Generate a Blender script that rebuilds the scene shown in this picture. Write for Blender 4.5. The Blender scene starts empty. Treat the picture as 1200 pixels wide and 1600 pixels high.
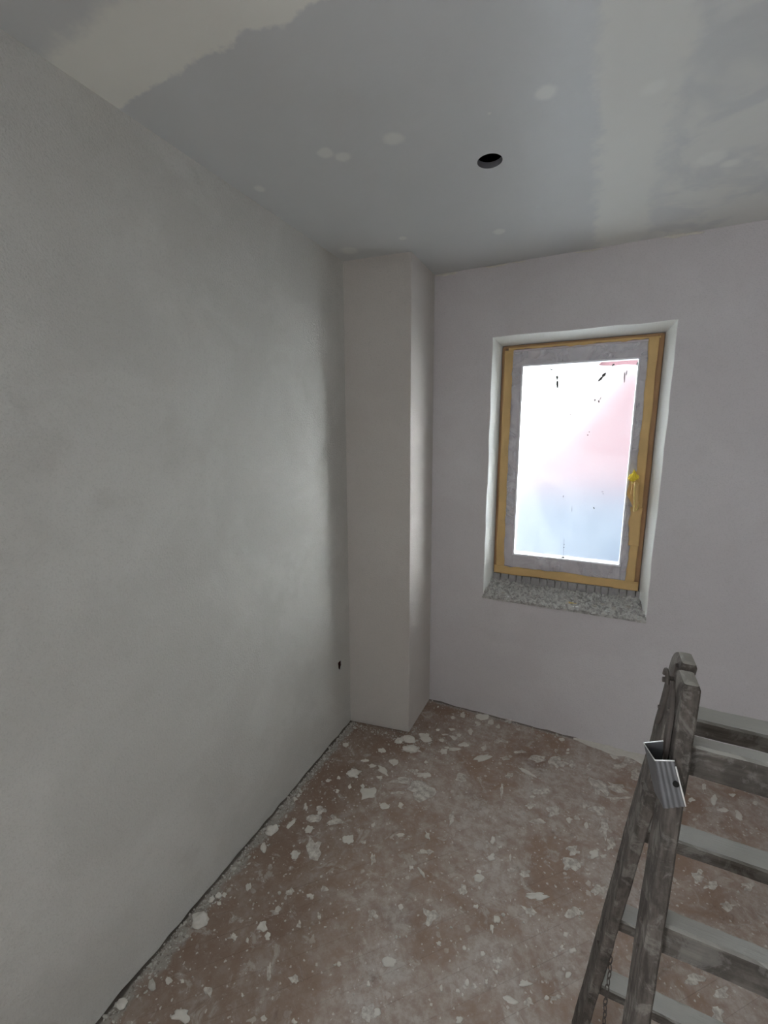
import bpy, bmesh, math, random
from mathutils import Vector, Matrix, noise
random.seed(7)
C = bpy.context.scene.collection
sc = bpy.context.scene

# ---------------------------------------------------------------- camera
cd = bpy.data.cameras.new('camera'); cam = bpy.data.objects.new('camera', cd); C.objects.link(cam)
cd.sensor_fit = 'HORIZONTAL'; cd.sensor_width = 36.0; cd.lens = 678.73/1200*36.0; cd.clip_start = .02
Rv = Vector((.90314552, .42930396, -.00512574)); Uv = Vector((-.07229583, .16383853, .98383446)); Fv = Vector((-.42320382, .88817512, -.17900692))
m = Matrix.Identity(4)
for i in range(3): m[i][0] = Rv[i]; m[i][1] = Uv[i]; m[i][2] = -Fv[i]
m[2][3] = 1.6712
cam.matrix_world = m
sc.camera = cam
# ---------------------------------------------------------------- sky and exposure
w = bpy.data.worlds.new('sky'); sc.world = w; w.use_nodes = True
bg = w.node_tree.nodes['Background']; bg.inputs[0].default_value = (.90, .955, 1.0, 1); bg.inputs[1].default_value = 1.0
sl = bpy.data.lights.new('hazy_sun', 'SUN'); sl.energy = 4.0; sl.angle = math.radians(48); sl.color = (.97, .99, 1.0)
so = bpy.data.objects.new('hazy_sun', sl); so.rotation_euler = Vector((-.90, -.39, -.14)).to_track_quat('-Z', 'Y').to_euler(); C.objects.link(so)
sc.view_settings.view_transform = 'Standard'; sc.view_settings.look = 'None'
sc.view_settings.gamma = 1; sc.view_settings.use_curve_mapping = False
sc.view_settings.exposure = 3.60
sc.cycles.use_denoising = True
sc.cycles.max_bounces = 10; sc.cycles.diffuse_bounces = 6; sc.cycles.transparent_max_bounces = 16
sc.cycles.sample_clamp_indirect = 8
def portal(loc, rot, sx, sy):
    l = bpy.data.lights.new('daylight_portal', 'AREA'); l.shape = 'RECTANGLE'; l.size = sx; l.size_y = sy
    l.cycles.is_portal = True
    o = bpy.data.objects.new('daylight_portal', l); o.location = loc; o.rotation_euler = rot; C.objects.link(o)
PI = math.pi
portal((-.10, 2.72, 1.46), (-PI/2, 0, 0), .80, 1.35)       # window in the back wall, light goes to -Y
portal((-1.42, -.95, 1.20), (0, -PI/2, 0), 1.9, .8)         # opening added for fill light in the left wall, behind the camera

# ---------------------------------------------------------------- materials
def mat(name):
    M = bpy.data.materials.new(name); M.use_nodes = True
    nt = M.node_tree; b = nt.nodes['Principled BSDF']
    return M, nt, b
def nd(nt, t, **kw):
    n = nt.nodes.new(t)
    for k, v in kw.items():
        if k in n.inputs: n.inputs[k].default_value = v
        else: setattr(n, k, v)
    return n
def lk(nt, a, b): nt.links.new(a, b)
def pos(nt): return nd(nt, 'ShaderNodeNewGeometry').outputs['Position']
def nz(nt, scale, detail=4, rough=.55, vec=None, dist=0.0):
    n = nd(nt, 'ShaderNodeTexNoise'); n.inputs['Scale'].default_value = scale; n.inputs['Detail'].default_value = detail
    n.inputs['Roughness'].default_value = rough; n.inputs['Distortion'].default_value = dist
    lk(nt, vec if vec else pos(nt), n.inputs['Vector']); return n.outputs['Fac']
def mp(nt, v, a, b, c=0.0, d=1.0, smooth=True):
    n = nd(nt, 'ShaderNodeMapRange'); n.interpolation_type = 'SMOOTHSTEP' if smooth else 'LINEAR'
    lk(nt, v, n.inputs['Value'])
    for k, q in zip(('From Min', 'From Max', 'To Min', 'To Max'), (a, b, c, d)): n.inputs[k].default_value = q
    return n.outputs['Result']
def ma(nt, op, a, b=None):
    n = nd(nt, 'ShaderNodeMath', operation=op)
    for i, q in enumerate((a, b)):
        if q is None: continue
        if isinstance(q, (int, float)): n.inputs[i].default_value = q
        else: lk(nt, q, n.inputs[i])
    return n.outputs[0]
def mix(nt, f, a, b):
    n = nd(nt, 'ShaderNodeMix', data_type='RGBA')
    for k, q in ((0, f), (6, a), (7, b)):
        if isinstance(q, (int, float)): n.inputs[k].default_value = q
        elif isinstance(q, tuple): n.inputs[k].default_value = (*q, 1)
        else: lk(nt, q, n.inputs[k])
    return n.outputs[2]
def bump(nt, b, h, strength, dist):
    n = nd(nt, 'ShaderNodeBump'); n.inputs['Strength'].default_value = strength; n.inputs['Distance'].default_value = dist
    lk(nt, h, n.inputs['Height']); lk(nt, n.outputs[0], b.inputs['Normal'])
def xyz(nt, v=None):
    n = nd(nt, 'ShaderNodeSeparateXYZ'); lk(nt, v if v else pos(nt), n.inputs[0]); return n.outputs

def plaster(name, ca, cb, cc, grain=.0012, spec=.25):
    M, nt, b = mat(name)
    c = mix(nt, mp(nt, nz(nt, 2.2, 5, .6, dist=.6), .40, .62), ca, cb)
    c = mix(nt, ma(nt, 'MULTIPLY', mp(nt, nz(nt, 5.5, 5, .65), .55, .72), .45), c, cc)
    c = mix(nt, ma(nt, 'MULTIPLY', mp(nt, nz(nt, 230, 3, .6), .48, .72), .30), c, tuple(x*.72 for x in ca))
    lk(nt, c, b.inputs['Base Color']); b.inputs['Roughness'].default_value = .9; b.inputs['Specular IOR Level'].default_value = spec
    h = ma(nt, 'ADD', ma(nt, 'MULTIPLY', nz(nt, 150, 3, .6), 1.6), ma(nt, 'MULTIPLY', nz(nt, 9, 3, .5), 2.0))
    bump(nt, b, h, .9, grain)
    return M
M_left = plaster('left_plaster', (.57, .56, .53), (.62, .61, .58), (.52, .51, .48), .0022)
M_back = plaster('back_plaster', (.66, .63, .645), (.69, .665, .68), (.62, .595, .605), .0010)
M_chase = plaster('chase_plaster', (.58, .545, .515), (.61, .575, .545), (.55, .52, .49), .0012)
M_reveal_lit = plaster('reveal_plaster_lit', (.88, .90, .88), (.90, .92, .90), (.85, .87, .85), .0008)  # same plaster as the wall, whitened so the colour carries the window light
M_room = plaster('room_plaster', (.64, .63, .61), (.68, .67, .65), (.60, .59, .57), .0010)

def simple(name, col, rough=.8, metal=0.0, spec=.3, var=.15, scale=30, bmp=0.0):
    M, nt, b = mat(name)
    c = mix(nt, nz(nt, scale, 4), tuple(x*(1-var) for x in col), tuple(min(1, x*(1+var)) for x in col))
    lk(nt, c, b.inputs['Base Color']); b.inputs['Roughness'].default_value = rough
    b.inputs['Metallic'].default_value = metal; b.inputs['Specular IOR Level'].default_value = spec
    if bmp: bump(nt, b, nz(nt, scale*4, 4, .65), .8, bmp)
    return M
M_dark = simple('dark_cavity', (.012, .011, .010), .95)
M_board_edge = simple('board_edge', (.20, .20, .22), .9)
M_rust = simple('raw_brick', (.10, .035, .022), .95, scale=80)
M_concrete = simple('rubble_concrete', (.60, .60, .58), .95, var=.35, scale=60, bmp=.002)
def rubble_mat():
    M, nt, b = mat('rubble_sill')
    c = mix(nt, mp(nt, nz(nt, 48, 6, .75, dist=.7), .38, .58), (.34, .33, .32), (.66, .66, .63))  # darker tone mixed in for the shadows between the rubble pieces
    c = mix(nt, mp(nt, nz(nt, 25, 5, .6), .50, .70, 0, .6), c, (.72, .70, .66))
    lk(nt, c, b.inputs['Base Color']); b.inputs['Roughness'].default_value = .95
    bump(nt, b, nz(nt, 130, 6, .7), 1.0, .006); return M
M_rubble = rubble_mat()
M_mblock_shaded = simple('mortar_block_shaded', (.36, .35, .35), .95, var=.3, scale=60, bmp=.002)  # concrete colour darkened to put the gap's shade into the blocks
M_crumb = simple('grey_plaster_crumb', (.56, .54, .49), .95, var=.25, scale=60, bmp=.002)
M_splat = simple('dried_plaster', (.70, .67, .61), .9, var=.12, scale=50, bmp=.0015)
M_lump = simple('plaster_lump', (.74, .71, .65), .95, var=.15, scale=60, bmp=.002)
M_steel = simple('galvanised_steel', (.14, .14, .145), .5, .55, .5, .2, 40)
M_edge = simple('edge_highlight_steel', (.75, .75, .74), .35, .6, .5, .1, 40)  # bright colour that paints white highlights along the bracket edges
M_iron = simple('old_iron', (.10, .085, .075), .7, .4, .4, .35, 60, .0006)
M_frame = simple('window_frame_grey', (.72, .67, .72), .6, 0, .4, .10, 12)
M_frame_out = simple('window_frame_brown', (.38, .27, .22), .6, 0, .4, .2, 12)
M_bead = simple('glazing_bead_lit', (.80, .80, .83), .4, 0, .5, .05, 12)  # bead coloured white to carry the lit edge around the pane
M_tape = simple('ochre_tape', (.68, .46, .20), .55, 0, .4, .22, 9, .0006)
M_tape2 = simple('yellow_tape', (.85, .66, .05), .5, 0, .4, .15, 60, .0006)

# thin plaster smears: same plaster but so thin that the brown wood shows through
def smear():
    M, nt, b = mat('thin_plaster_smear')
    f = mp(nt, nz(nt, 45, 6, .7), .35, .65)
    c = mix(nt, f, (.42, .37, .33), (.74, .71, .65))
    lk(nt, c, b.inputs['Base Color']); b.inputs['Roughness'].default_value = .85; b.inputs['Specular IOR Level'].default_value = .25
    bump(nt, b, nz(nt, 160, 4, .6), .5, .0006)
    return M
M_smear = smear()

def ceiling_mat():
    M, nt, b = mat('ceiling_board')
    o = xyz(nt); x, y = o[0], o[1]
    wob = ma(nt, 'MULTIPLY', ma(nt, 'SUBTRACT', nz(nt, 5, 5, .6), .5), .16)
    wob2 = ma(nt, 'MULTIPLY', ma(nt, 'SUBTRACT', nz(nt, 11, 5, .6), .5), .12)
    grey, lite = (.585, .60, .605), (.80, .80, .745)
    c = mix(nt, nz(nt, 3.5, 4, .6), tuple(v*.95 for v in grey), tuple(v*1.06 for v in grey))
    # taped joint running along x
    yy = ma(nt, 'ADD', y, wob)
    band = ma(nt, 'MULTIPLY', mp(nt, yy, .655, .70), mp(nt, yy, .855, .87, 1, 0))
    c = mix(nt, ma(nt, 'MULTIPLY', band, .95), c, lite)
    # taped joint running along y
    xx = ma(nt, 'ADD', x, wob2)
    band2 = ma(nt, 'MULTIPLY', mp(nt, xx, -.075, -.03), mp(nt, xx, .11, .16, 1, 0))
    c = mix(nt, ma(nt, 'MULTIPLY', band2, .55), c, lite)
    # wide thin skim on the right-hand board
    band3 = ma(nt, 'MULTIPLY', mp(nt, xx, .11, .20), mp(nt, nz(nt, 2.6, 4, .6, dist=.8), .44, .58))
    c = mix(nt, ma(nt, 'MULTIPLY', band3, .45), c, lite)
    # filled screw heads and dabs of filler
    for (sx, sy, r) in ((-.75,1.30,.026),(-.79,1.26,.024),(-.58,1.29,.032),(-1.10,1.33,.022),(-1.08,1.91,.045),(-.81,1.90,.022),(-.17,1.30,.030),
                        (.27,1.80,.045),(.33,1.86,.03),(.07,1.40,.035),(-.31,1.31,.009),(-.42,2.02,.03)):
        v = nd(nt, 'ShaderNodeVectorMath', operation='DISTANCE'); lk(nt, pos(nt), v.inputs[0]); v.inputs[1].default_value = (sx, sy, 2.5)
        d = ma(nt, 'ADD', v.outputs['Value'], ma(nt, 'MULTIPLY', wob2, .35))
        c = mix(nt, mp(nt, d, r*.45, r*1.15, .75, 0), c, (.76, .77, .74))
    lk(nt, c, b.inputs['Base Color'])
    rg = mp(nt, band2, 0, 1, .40, .55); lk(nt, rg, b.inputs['Roughness']); b.inputs['Specular IOR Level'].default_value = .45
    h = ma(nt, 'ADD', nz(nt, 60, 4, .6), ma(nt, 'MULTIPLY', ma(nt, 'ADD', band2, band), 1.2))
    bump(nt, b, h, .35, .0010)
    return M
M_ceil = ceiling_mat()

def floor_mat():
    M, nt, b = mat('worn_parquet')
    P = pos(nt)
    oi = nd(nt, 'ShaderNodeObjectInfo'); rnd = oi.outputs['Random']
    tc = nd(nt, 'ShaderNodeTexCoord').outputs['Object']
    mpn = nd(nt, 'ShaderNodeMapping'); mpn.inputs['Scale'].default_value = (4, 60, 4); lk(nt, tc, mpn.inputs[0])
    g = nz(nt, 1.0, 5, .6, mpn.outputs[0])
    c = mix(nt, g, (.265, .180, .135), (.385, .268, .205))
    c = mix(nt, ma(nt, 'MULTIPLY', rnd, .22), c, (.40, .275, .20))
    c = mix(nt, mp(nt, nz(nt, 3.2, 4, .6), .52, .70, 0, .5), c, (.19, .125, .10))
    # ground-in plaster dust
    haze = mp(nt, nz(nt, 3.6, 8, .68, dist=.5), .34, .62)
    trod = mp(nt, ma(nt, 'ADD', xyz(nt)[0], ma(nt, 'MULTIPLY', nz(nt, 2.2, 3, .5), .5)), -.85, -.15, 0, 1)
    haze = ma(nt, 'MULTIPLY', haze, ma(nt, 'ADD', .35, ma(nt, 'MULTIPLY', trod, .65)))
    c = mix(nt, mp(nt, trod, 0, 1, .55, 0), c, (.185, .125, .090))
    fine = mp(nt, nz(nt, 28, 6, .7), .36, .66)
    c = mix(nt, ma(nt, 'MULTIPLY', haze, ma(nt, 'ADD', .30, ma(nt, 'MULTIPLY', fine, .55))), c, (.59, .55, .51))
    # trodden flecks and droplets
    def flecks(scale, lo, hi, amt, c, mask=None):
        v = nd(nt, 'ShaderNodeTexVoronoi'); v.inputs['Scale'].default_value = scale; v.inputs['Randomness'].default_value = 1
        vm = nd(nt, 'ShaderNodeVectorMath', operation='ADD'); lk(nt, P, vm.inputs[0])
        nn = nd(nt, 'ShaderNodeTexNoise'); nn.inputs['Scale'].default_value = scale*1.3; nn.inputs['Detail'].default_value = 4; lk(nt, P, nn.inputs['Vector'])
        sc_ = nd(nt, 'ShaderNodeVectorMath', operation='SCALE'); lk(nt, nn.outputs['Color'], sc_.inputs[0]); sc_.inputs[3].default_value = .9/scale
        lk(nt, sc_.outputs[0], vm.inputs[1]); lk(nt, vm.outputs[0], v.inputs['Vector'])
        col = nd(nt, 'ShaderNodeSeparateColor'); lk(nt, v.outputs['Color'], col.inputs[0])
        r = ma(nt, 'MULTIPLY', ma(nt, 'POWER', col.outputs[0], 2.5), hi)
        f = mp(nt, ma(nt, 'SUBTRACT', v.outputs['Distance'], r), -lo, .0, 1, 0)
        f = ma(nt, 'MULTIPLY', f, amt)
        if mask: f = ma(nt, 'MULTIPLY', f, mask)
        return mix(nt, f, c, (.68, .65, .60)), f
    c, f1 = flecks(70, .05, .34, .75, c)
    c, f2 = flecks(24, .06, .30, .60, c, mp(nt, nz(nt, 5, 4), .40, .60, .25, 1))
    c, f3 = flecks(11, .10, .34, .42, c, haze)
    c = mix(nt, ma(nt, 'MULTIPLY', mp(nt, nz(nt, 60, 6, .75, dist=.4), .56, .70), .45), c, (.55, .51, .47))
    c = mix(nt, ma(nt, 'MULTIPLY', mp(nt, nz(nt, 13, 7, .7, dist=.8), .55, .64), .50), c, (.58, .545, .50))
    c = mix(nt, ma(nt, 'MULTIPLY', mp(nt, nz(nt, 9, 6, .7, dist=.5), .60, .72), .45), c, (.16, .11, .085))
    # mortar residue along the foot of the left wall and the back wall
    o = xyz(nt)
    e = ma(nt, 'ADD', ma(nt, 'SUBTRACT', o[0], -1.175), ma(nt, 'MULTIPLY', ma(nt, 'SUBTRACT', nz(nt, 7, 5, .6), .5), .16))
    e2 = ma(nt, 'ADD', ma(nt, 'SUBTRACT', 2.385, o[1]), ma(nt, 'MULTIPLY', ma(nt, 'SUBTRACT', nz(nt, 9, 5, .6), .5), .10))
    edge = ma(nt, 'MAXIMUM', mp(nt, e, .035, .055, 1, 0), mp(nt, e2, .01, .03, .7, 0))
    holes = mp(nt, nz(nt, 55, 3, .6), .60, .66, 1, .15)
    c = mix(nt, ma(nt, 'MULTIPLY', ma(nt, 'MULTIPLY', edge, holes), .75), c, (.40, .385, .35))
    gap_shade = ma(nt, 'MAXIMUM', mp(nt, ma(nt, 'ADD', o[0], ma(nt, 'MULTIPLY', nz(nt, 30, 3, .6), .016)), -1.160, -1.152, 1, 0), mp(nt, ma(nt, 'ADD', o[1], ma(nt, 'MULTIPLY', nz(nt, 26, 3, .6), .012)), 2.383, 2.388, 0, .8))
    c = mix(nt, ma(nt, 'MULTIPLY', gap_shade, .8), c, (.075, .06, .05))  # dark line painted along the wall foot for the shade of the gap
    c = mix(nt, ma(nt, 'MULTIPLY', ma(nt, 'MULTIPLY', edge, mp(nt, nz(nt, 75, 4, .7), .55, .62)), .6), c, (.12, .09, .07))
    lk(nt, c, b.inputs['Base Color']); b.inputs['Roughness'].default_value = .62; b.inputs['Specular IOR Level'].default_value = .35
    h = ma(nt, 'ADD', ma(nt, 'MULTIPLY', nz(nt, 90, 5, .6), .5), ma(nt, 'ADD', f2, f1))
    bump(nt, b, h, .5, .0012)
    return M
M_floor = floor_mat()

def wood_mat(name, ca, cb, dust, amt, sc_=(50, 50, 3)):
    M, nt, b = mat(name)
    mpn = nd(nt, 'ShaderNodeMapping'); mpn.inputs['Scale'].default_value = sc_; lk(nt, pos(nt), mpn.inputs[0])
    g = mp(nt, nz(nt, 1.6, 6, .65, mpn.outputs[0]), .3, .7)
    c = mix(nt, g, ca, cb)
    c = mix(nt, mp(nt, nz(nt, 14, 5, .65), .45, .62, 0, .6), c, tuple(v*.55 for v in ca))
    st = mp(nt, nz(nt, 22, 6, .7, dist=.6), .50, .60)
    gm = nd(nt, 'ShaderNodeNewGeometry'); up = mp(nt, xyz(nt, gm.outputs['Normal'])[2], .35, .9)
    f = ma(nt, 'MAXIMUM', ma(nt, 'MULTIPLY', st, amt), ma(nt, 'MULTIPLY', up, .72))
    c = mix(nt, f, c, dust)
    lk(nt, c, b.inputs['Base Color']); b.inputs['Roughness'].default_value = .8; b.inputs['Specular IOR Level'].default_value = .3
    bump(nt, b, ma(nt, 'ADD', g, nz(nt, 180, 4, .6)), .7, .0010)
    return M
M_wood = wood_mat('weathered_ladder_wood', (.050, .042, .036), (.125, .107, .093), (.40, .38, .34), .22)
M_rung = wood_mat('weathered_rung_wood', (.065, .056, .048), (.135, .12, .105), (.55, .54, .50), .12, (3, 50, 50))

def film_mat(name, trans, white, gloss=.08, blur=0.0, var=.09, refl=.4):
    M, nt, b = mat(name); nt.nodes.remove(b)
    out = nt.nodes['Material Output']
    tr = nd(nt, 'ShaderNodeBsdfTransparent'); tr.inputs[0].default_value = (.97, .97, .97, 1)
    tl = nd(nt, 'ShaderNodeBsdfTranslucent'); tl.inputs[0].default_value = (*white, 1)
    df = nd(nt, 'ShaderNodeBsdfDiffuse'); df.inputs[0].default_value = (*white, 1)
    gl = nd(nt, 'ShaderNodeBsdfGlossy'); gl.inputs['Roughness'].default_value = .22
    if blur:
        rf = nd(nt, 'ShaderNodeBsdfRefraction'); rf.inputs['Roughness'].default_value = .46; rf.inputs['IOR'].default_value = 1.25
        t0 = tr; tr = nd(nt, 'ShaderNodeMixShader'); tr.inputs[0].default_value = blur; lk(nt, t0.outputs[0], tr.inputs[1]); lk(nt, rf.outputs[0], tr.inputs[2])
    m1 = nd(nt, 'ShaderNodeMixShader'); m1.inputs[0].default_value = refl; lk(nt, tl.outputs[0], m1.inputs[1]); lk(nt, df.outputs[0], m1.inputs[2])
    m2 = nd(nt, 'ShaderNodeMixShader'); lk(nt, m1.outputs[0], m2.inputs[1]); lk(nt, tr.outputs[0], m2.inputs[2])
    lk(nt, mp(nt, nz(nt, 6, 6, .6, dist=1.0), .3, .7, trans-var, trans+var), m2.inputs[0])
    m3 = nd(nt, 'ShaderNodeMixShader'); m3.inputs[0].default_value = gloss; lk(nt, m2.outputs[0], m3.inputs[1]); lk(nt, gl.outputs[0], m3.inputs[2])
    lk(nt, m3.outputs[0], out.inputs['Surface'])
    return M
M_film = film_mat('masking_film', .74, (.86, .86, .90), .045, 0, .12, .85)
M_panefilm = film_mat('pane_protection_film', .915, (.93, .94, .96), .03, .88, .02)
def glass_mat():
    M, nt, b = mat('clear_glass'); nt.nodes.remove(b); out = nt.nodes['Material Output']
    tr = nd(nt, 'ShaderNodeBsdfTransparent'); tr.inputs[0].default_value = (.93, .95, .95, 1)
    gl = nd(nt, 'ShaderNodeBsdfGlossy'); gl.inputs['Roughness'].default_value = .02
    fr = nd(nt, 'ShaderNodeFresnel'); fr.inputs[0].default_value = 1.45
    ms = nd(nt, 'ShaderNodeMixShader'); lk(nt, ma(nt, 'MULTIPLY', fr.outputs[0], .6), ms.inputs[0]); lk(nt, tr.outputs[0], ms.inputs[1]); lk(nt, gl.outputs[0], ms.inputs[2])
    lk(nt, ms.outputs[0], out.inputs['Surface']); return M
M_glass = glass_mat()
M_pink = simple('pink_render', (.088, .045, .050), .9, var=.04, scale=3)
M_plinth = simple('blue_grey_plinth', (.032, .043, .060), .9, var=.06, scale=4)
M_yard = simple('yard_paving', (.74, .76, .78), .9, var=.1, scale=2)

# ---------------------------------------------------------------- mesh helpers
def obj(name, bm, material, parent=None, smooth=False, kind=None):
    me = bpy.data.meshes.new(name)
    bmesh.ops.recalc_face_normals(bm, faces=bm.faces) if kind != 'open' else None
    if smooth:
        for f in bm.faces: f.smooth = True
    bm.to_mesh(me); bm.free()
    o = bpy.data.objects.new(name, me); C.objects.link(o)
    for mm in (material if isinstance(material, (list, tuple)) else [material]): me.materials.append(mm)
    if parent: o.parent = parent; o.matrix_parent_inverse = parent.matrix_world.inverted()
    return o
def empty(name, loc):
    o = bpy.data.objects.new(name, None); o.location = loc; o.empty_display_size = .1; C.objects.link(o)
    o.matrix_world = Matrix.Translation(loc); return o
def tag(o, label=None, cat=None, group=None, kind=None):
    if label: o['label'] = label
    if cat: o['category'] = cat
    if group: o['group'] = group
    if kind: o['kind'] = kind
    return o
def hexa(bm, p8, bev=0.0, seg=2):
    v = [bm.verts.new(p) for p in p8]
    fs = [bm.faces.new([v[i] for i in f]) for f in ((0,3,2,1),(4,5,6,7),(0,1,5,4),(1,2,6,5),(2,3,7,6),(3,0,4,7))]
    if bev:
        es = list({e for f in fs for e in f.edges}); bmesh.ops.bevel(bm, geom=es, offset=bev, segments=seg, affect='EDGES', profile=.6)
def box(bm, a, b, bev=0.0):
    (x0,y0,z0),(x1,y1,z1) = a, b
    hexa(bm, [(x0,y0,z0),(x1,y0,z0),(x1,y1,z0),(x0,y1,z0),(x0,y0,z1),(x1,y0,z1),(x1,y1,z1),(x0,y1,z1)], bev)
def tube(bm, pts, r, n=8, closed=False, cap=True):
    pts = [Vector(q) for q in pts]; rings = []; N = len(pts)
    up = None
    for i, q in enumerate(pts):
        if closed: d = pts[(i+1) % N]-pts[i-1]
        else: d = pts[min(i+1, N-1)]-pts[max(i-1, 0)]
        d.normalize()
        if up is None: up = d.orthogonal().normalized()
        up = (up-d*up.dot(d)).normalized(); s = d.cross(up)
        rr = r[i] if isinstance(r, (list, tuple)) else r
        rings.append([bm.verts.new(q+(up*math.cos(2*PI*k/n)+s*math.sin(2*PI*k/n))*rr) for k in range(n)])
    M_ = N if closed else N-1
    for i in range(M_):
        a, b = rings[i], rings[(i+1) % N]
        for k in range(n): bm.faces.new((a[k], a[(k+1) % n], b[(k+1) % n], b[k]))
    if cap and not closed: bm.faces.new(rings[0][::-1]); bm.faces.new(rings[-1])
def plate(bm, outer, holes, f, thick):
    """flat plate with holes: 2-D loops, f(u, v, t) -> 3-D; front face at t=0, back at t=thick"""
    es = []; loops = []
    for lp in [outer]+holes:
        vs = [bm.verts.new(f(u, v, 0)) for u, v in lp]; loops.append(vs)
        es += [bm.edges.new((vs[i], vs[(i+1) % len(vs)])) for i in range(len(vs))]
    r = bmesh.ops.triangle_fill(bm, edges=es, use_beauty=True, use_dissolve=False)
    front = [g for g in r['geom'] if isinstance(g, bmesh.types.BMFace)]
    back = {}
    for lp, vs in zip([outer]+holes, loops):
        for (u, v), q in zip(lp, vs): back[q] = bm.verts.new(f(u, v, thick))
    for fc in front: bm.faces.new([back[q] for q in reversed(fc.verts)])
    sides = []
    for vs in loops:
        for i in range(len(vs)):
            a, b = vs[i], vs[(i+1) % len(vs)]
            sides.append(bm.faces.new((a, b, back[b], back[a])))
    return front, sides
def rag(a, b, n, amp, fz, seed):
    """points along a..b (2-D) wobbling by noise, end points kept"""
    out = []
    for i in range(n+1):
        t = i/n; u = a[0]+(b[0]-a[0])*t; v = a[1]+(b[1]-a[1])*t
        k = 0 if i in (0, n) else 1
        q = noise.noise(Vector((u*fz, v*fz, seed)))
        dx, dy = b[1]-a[1], a[0]-b[0]; L = math.hypot(dx, dy)
        out.append((u+k*amp*q*dx/L, v+k*amp*q*dy/L))
    return out
# ================================================================ the room
XL, XR, YB, YR, H = -1.172, 1.65, 2.385, -1.60, 2.5
S = lambda o, label=None: tag(o, label, kind='structure')

# ---- floor: sub-floor slab and diagonal parquet strips
bm = bmesh.new(); box(bm, (XL-.0, YR-.05, -.10), (XR+.05, YB+.05, -.012))
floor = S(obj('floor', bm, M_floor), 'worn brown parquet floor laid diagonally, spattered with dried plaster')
def clip(poly, rect):
    x0, y0, x1, y1 = rect
    for ax, lim, sg in ((0, x0, 1), (0, x1, -1), (1, y0, 1), (1, y1, -1)):
        out = []
        for i in range(len(poly)):
            a, b = poly[i], poly[(i+1) % len(poly)]
            ia, ib = sg*(a[ax]-lim) >= 0, sg*(b[ax]-lim) >= 0
            if ia: out.append(a)
            if ia != ib:
                t = (lim-a[ax])/(b[ax]-a[ax]); out.append((a[0]+(b[0]-a[0])*t, a[1]+(b[1]-a[1])*t))
        poly = out
        if len(poly) < 3: return []
    return poly
BW, BL = .072, .46
rb = random.Random(3); ca = math.cos(PI/4); sa = math.sin(PI/4); blocks = []
for r in range(-60, 60):
    off = rb.random()*BL
    for k in range(-12, 13):
        u = k*BL+off; v = r*BW+.013
        g = .00025
        loc = [(u+g, v+g), (u+BL-g, v+g), (u+BL-g, v+BW-g), (u+g, v+BW-g)]
        wp = [(a*ca-b*sa, a*sa+b*ca) for a, b in loc]
        cp = clip(wp, (XL-.03, YR, XR, YB+.01))
        if len(cp) < 3: continue
        ar = abs(sum(cp[i][0]*cp[(i+1) % len(cp)][1]-cp[(i+1) % len(cp)][0]*cp[i][1] for i in range(len(cp))))/2
        if ar < 2e-4: continue
        cx = (u+BL/2)*ca-(v+BW/2)*sa; cy = (u+BL/2)*sa+(v+BW/2)*ca
        blocks.append((cx, cy, cp, ar > BL*BW*.985, rb.uniform(-.0003, 0)))
blocks.sort(key=lambda q: math.hypot(q[0]+.25, q[1]-1.45))
def prism(bm, cp, z0, z1):
    if sum(cp[i][0]*cp[(i+1) % len(cp)][1]-cp[(i+1) % len(cp)][0]*cp[i][1] for i in range(len(cp))) < 0: cp = cp[::-1]
    b = [bm.verts.new((x, y, z0)) for x, y in cp]; t = [bm.verts.new((x, y, z1)) for x, y in cp]
    bm.faces.new(t); bm.faces.new(b[::-1])
    for i in range(len(cp)): j = (i+1) % len(cp); bm.faces.new((b[i], b[j], t[j], t[i]))
full_me = None; rest = bmesh.new()
for n, (cx, cy, cp, full, dz) in enumerate(blocks):
    if n >= 290: prism(rest, cp, -.012, dz); continue
    if full and full_me:
        o = bpy.data.objects.new('parquet_block', full_me); C.objects.link(o); o.parent = floor
    else:
        bm = bmesh.new(); lp = [((x-cx)*ca+(y-cy)*sa, -(x-cx)*sa+(y-cy)*ca) for x, y in cp]
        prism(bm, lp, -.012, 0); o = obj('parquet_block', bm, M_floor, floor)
        if full: full_me = o.data
    o.location = (cx, cy, dz); o.rotation_euler = (0, 0, PI/4)
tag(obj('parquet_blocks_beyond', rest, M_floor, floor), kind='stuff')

# ---- left wall: a plaster skin that stops raggedly just above the floor
bottom = rag((YR, .007), (YB, .007), 300, .009, 16, 1.3)
outer = bottom+[(YB, H), (YR, H)]
D0, D1, DZ0, DZ1 = -1.35, -.55, .25, 2.15     # unseen opening added to let fill light in, behind the camera
hole = [(1.8645,.4359),(1.8915,.4373),(1.9028,.4297),(1.905,.4016),(1.8939,.3834),(1.879,.3863),(1.8696,.4009)]
bm = bmesh.new(); plate(bm, outer, [hole, [(D0, DZ0), (D1, DZ0), (D1, DZ1), (D0, DZ1)]], lambda u, v, t: (XL-t, u, v), .007)
wl = S(obj('wall_left', bm, M_left), 'long grey-white plastered left wall with a small broken hole low down')
bm = bmesh.new(); XS = XL-.0071
box(bm, (XL-.22, YR-.05, -.012), (XS, D0, H)); box(bm, (XL-.22, D0, -.012), (XS, D1, DZ0)); box(bm, (XL-.22, D0, DZ1), (XS, D1, H))
box(bm, (XL-.22, D1, -.012), (XS, YB+.05, .36)); box(bm, (XL-.22, D1, .46), (XS, YB+.05, H))
box(bm, (XL-.22, D1, .36), (XS, 1.845, .46)); box(bm, (XL-.22, 1.925, .36), (XS, YB+.05, .46)); box(bm, (XL-.22, 1.845, .36), (XL-.075, 1.925, .46))
obj('masonry', bm, M_rust, wl)

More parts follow.
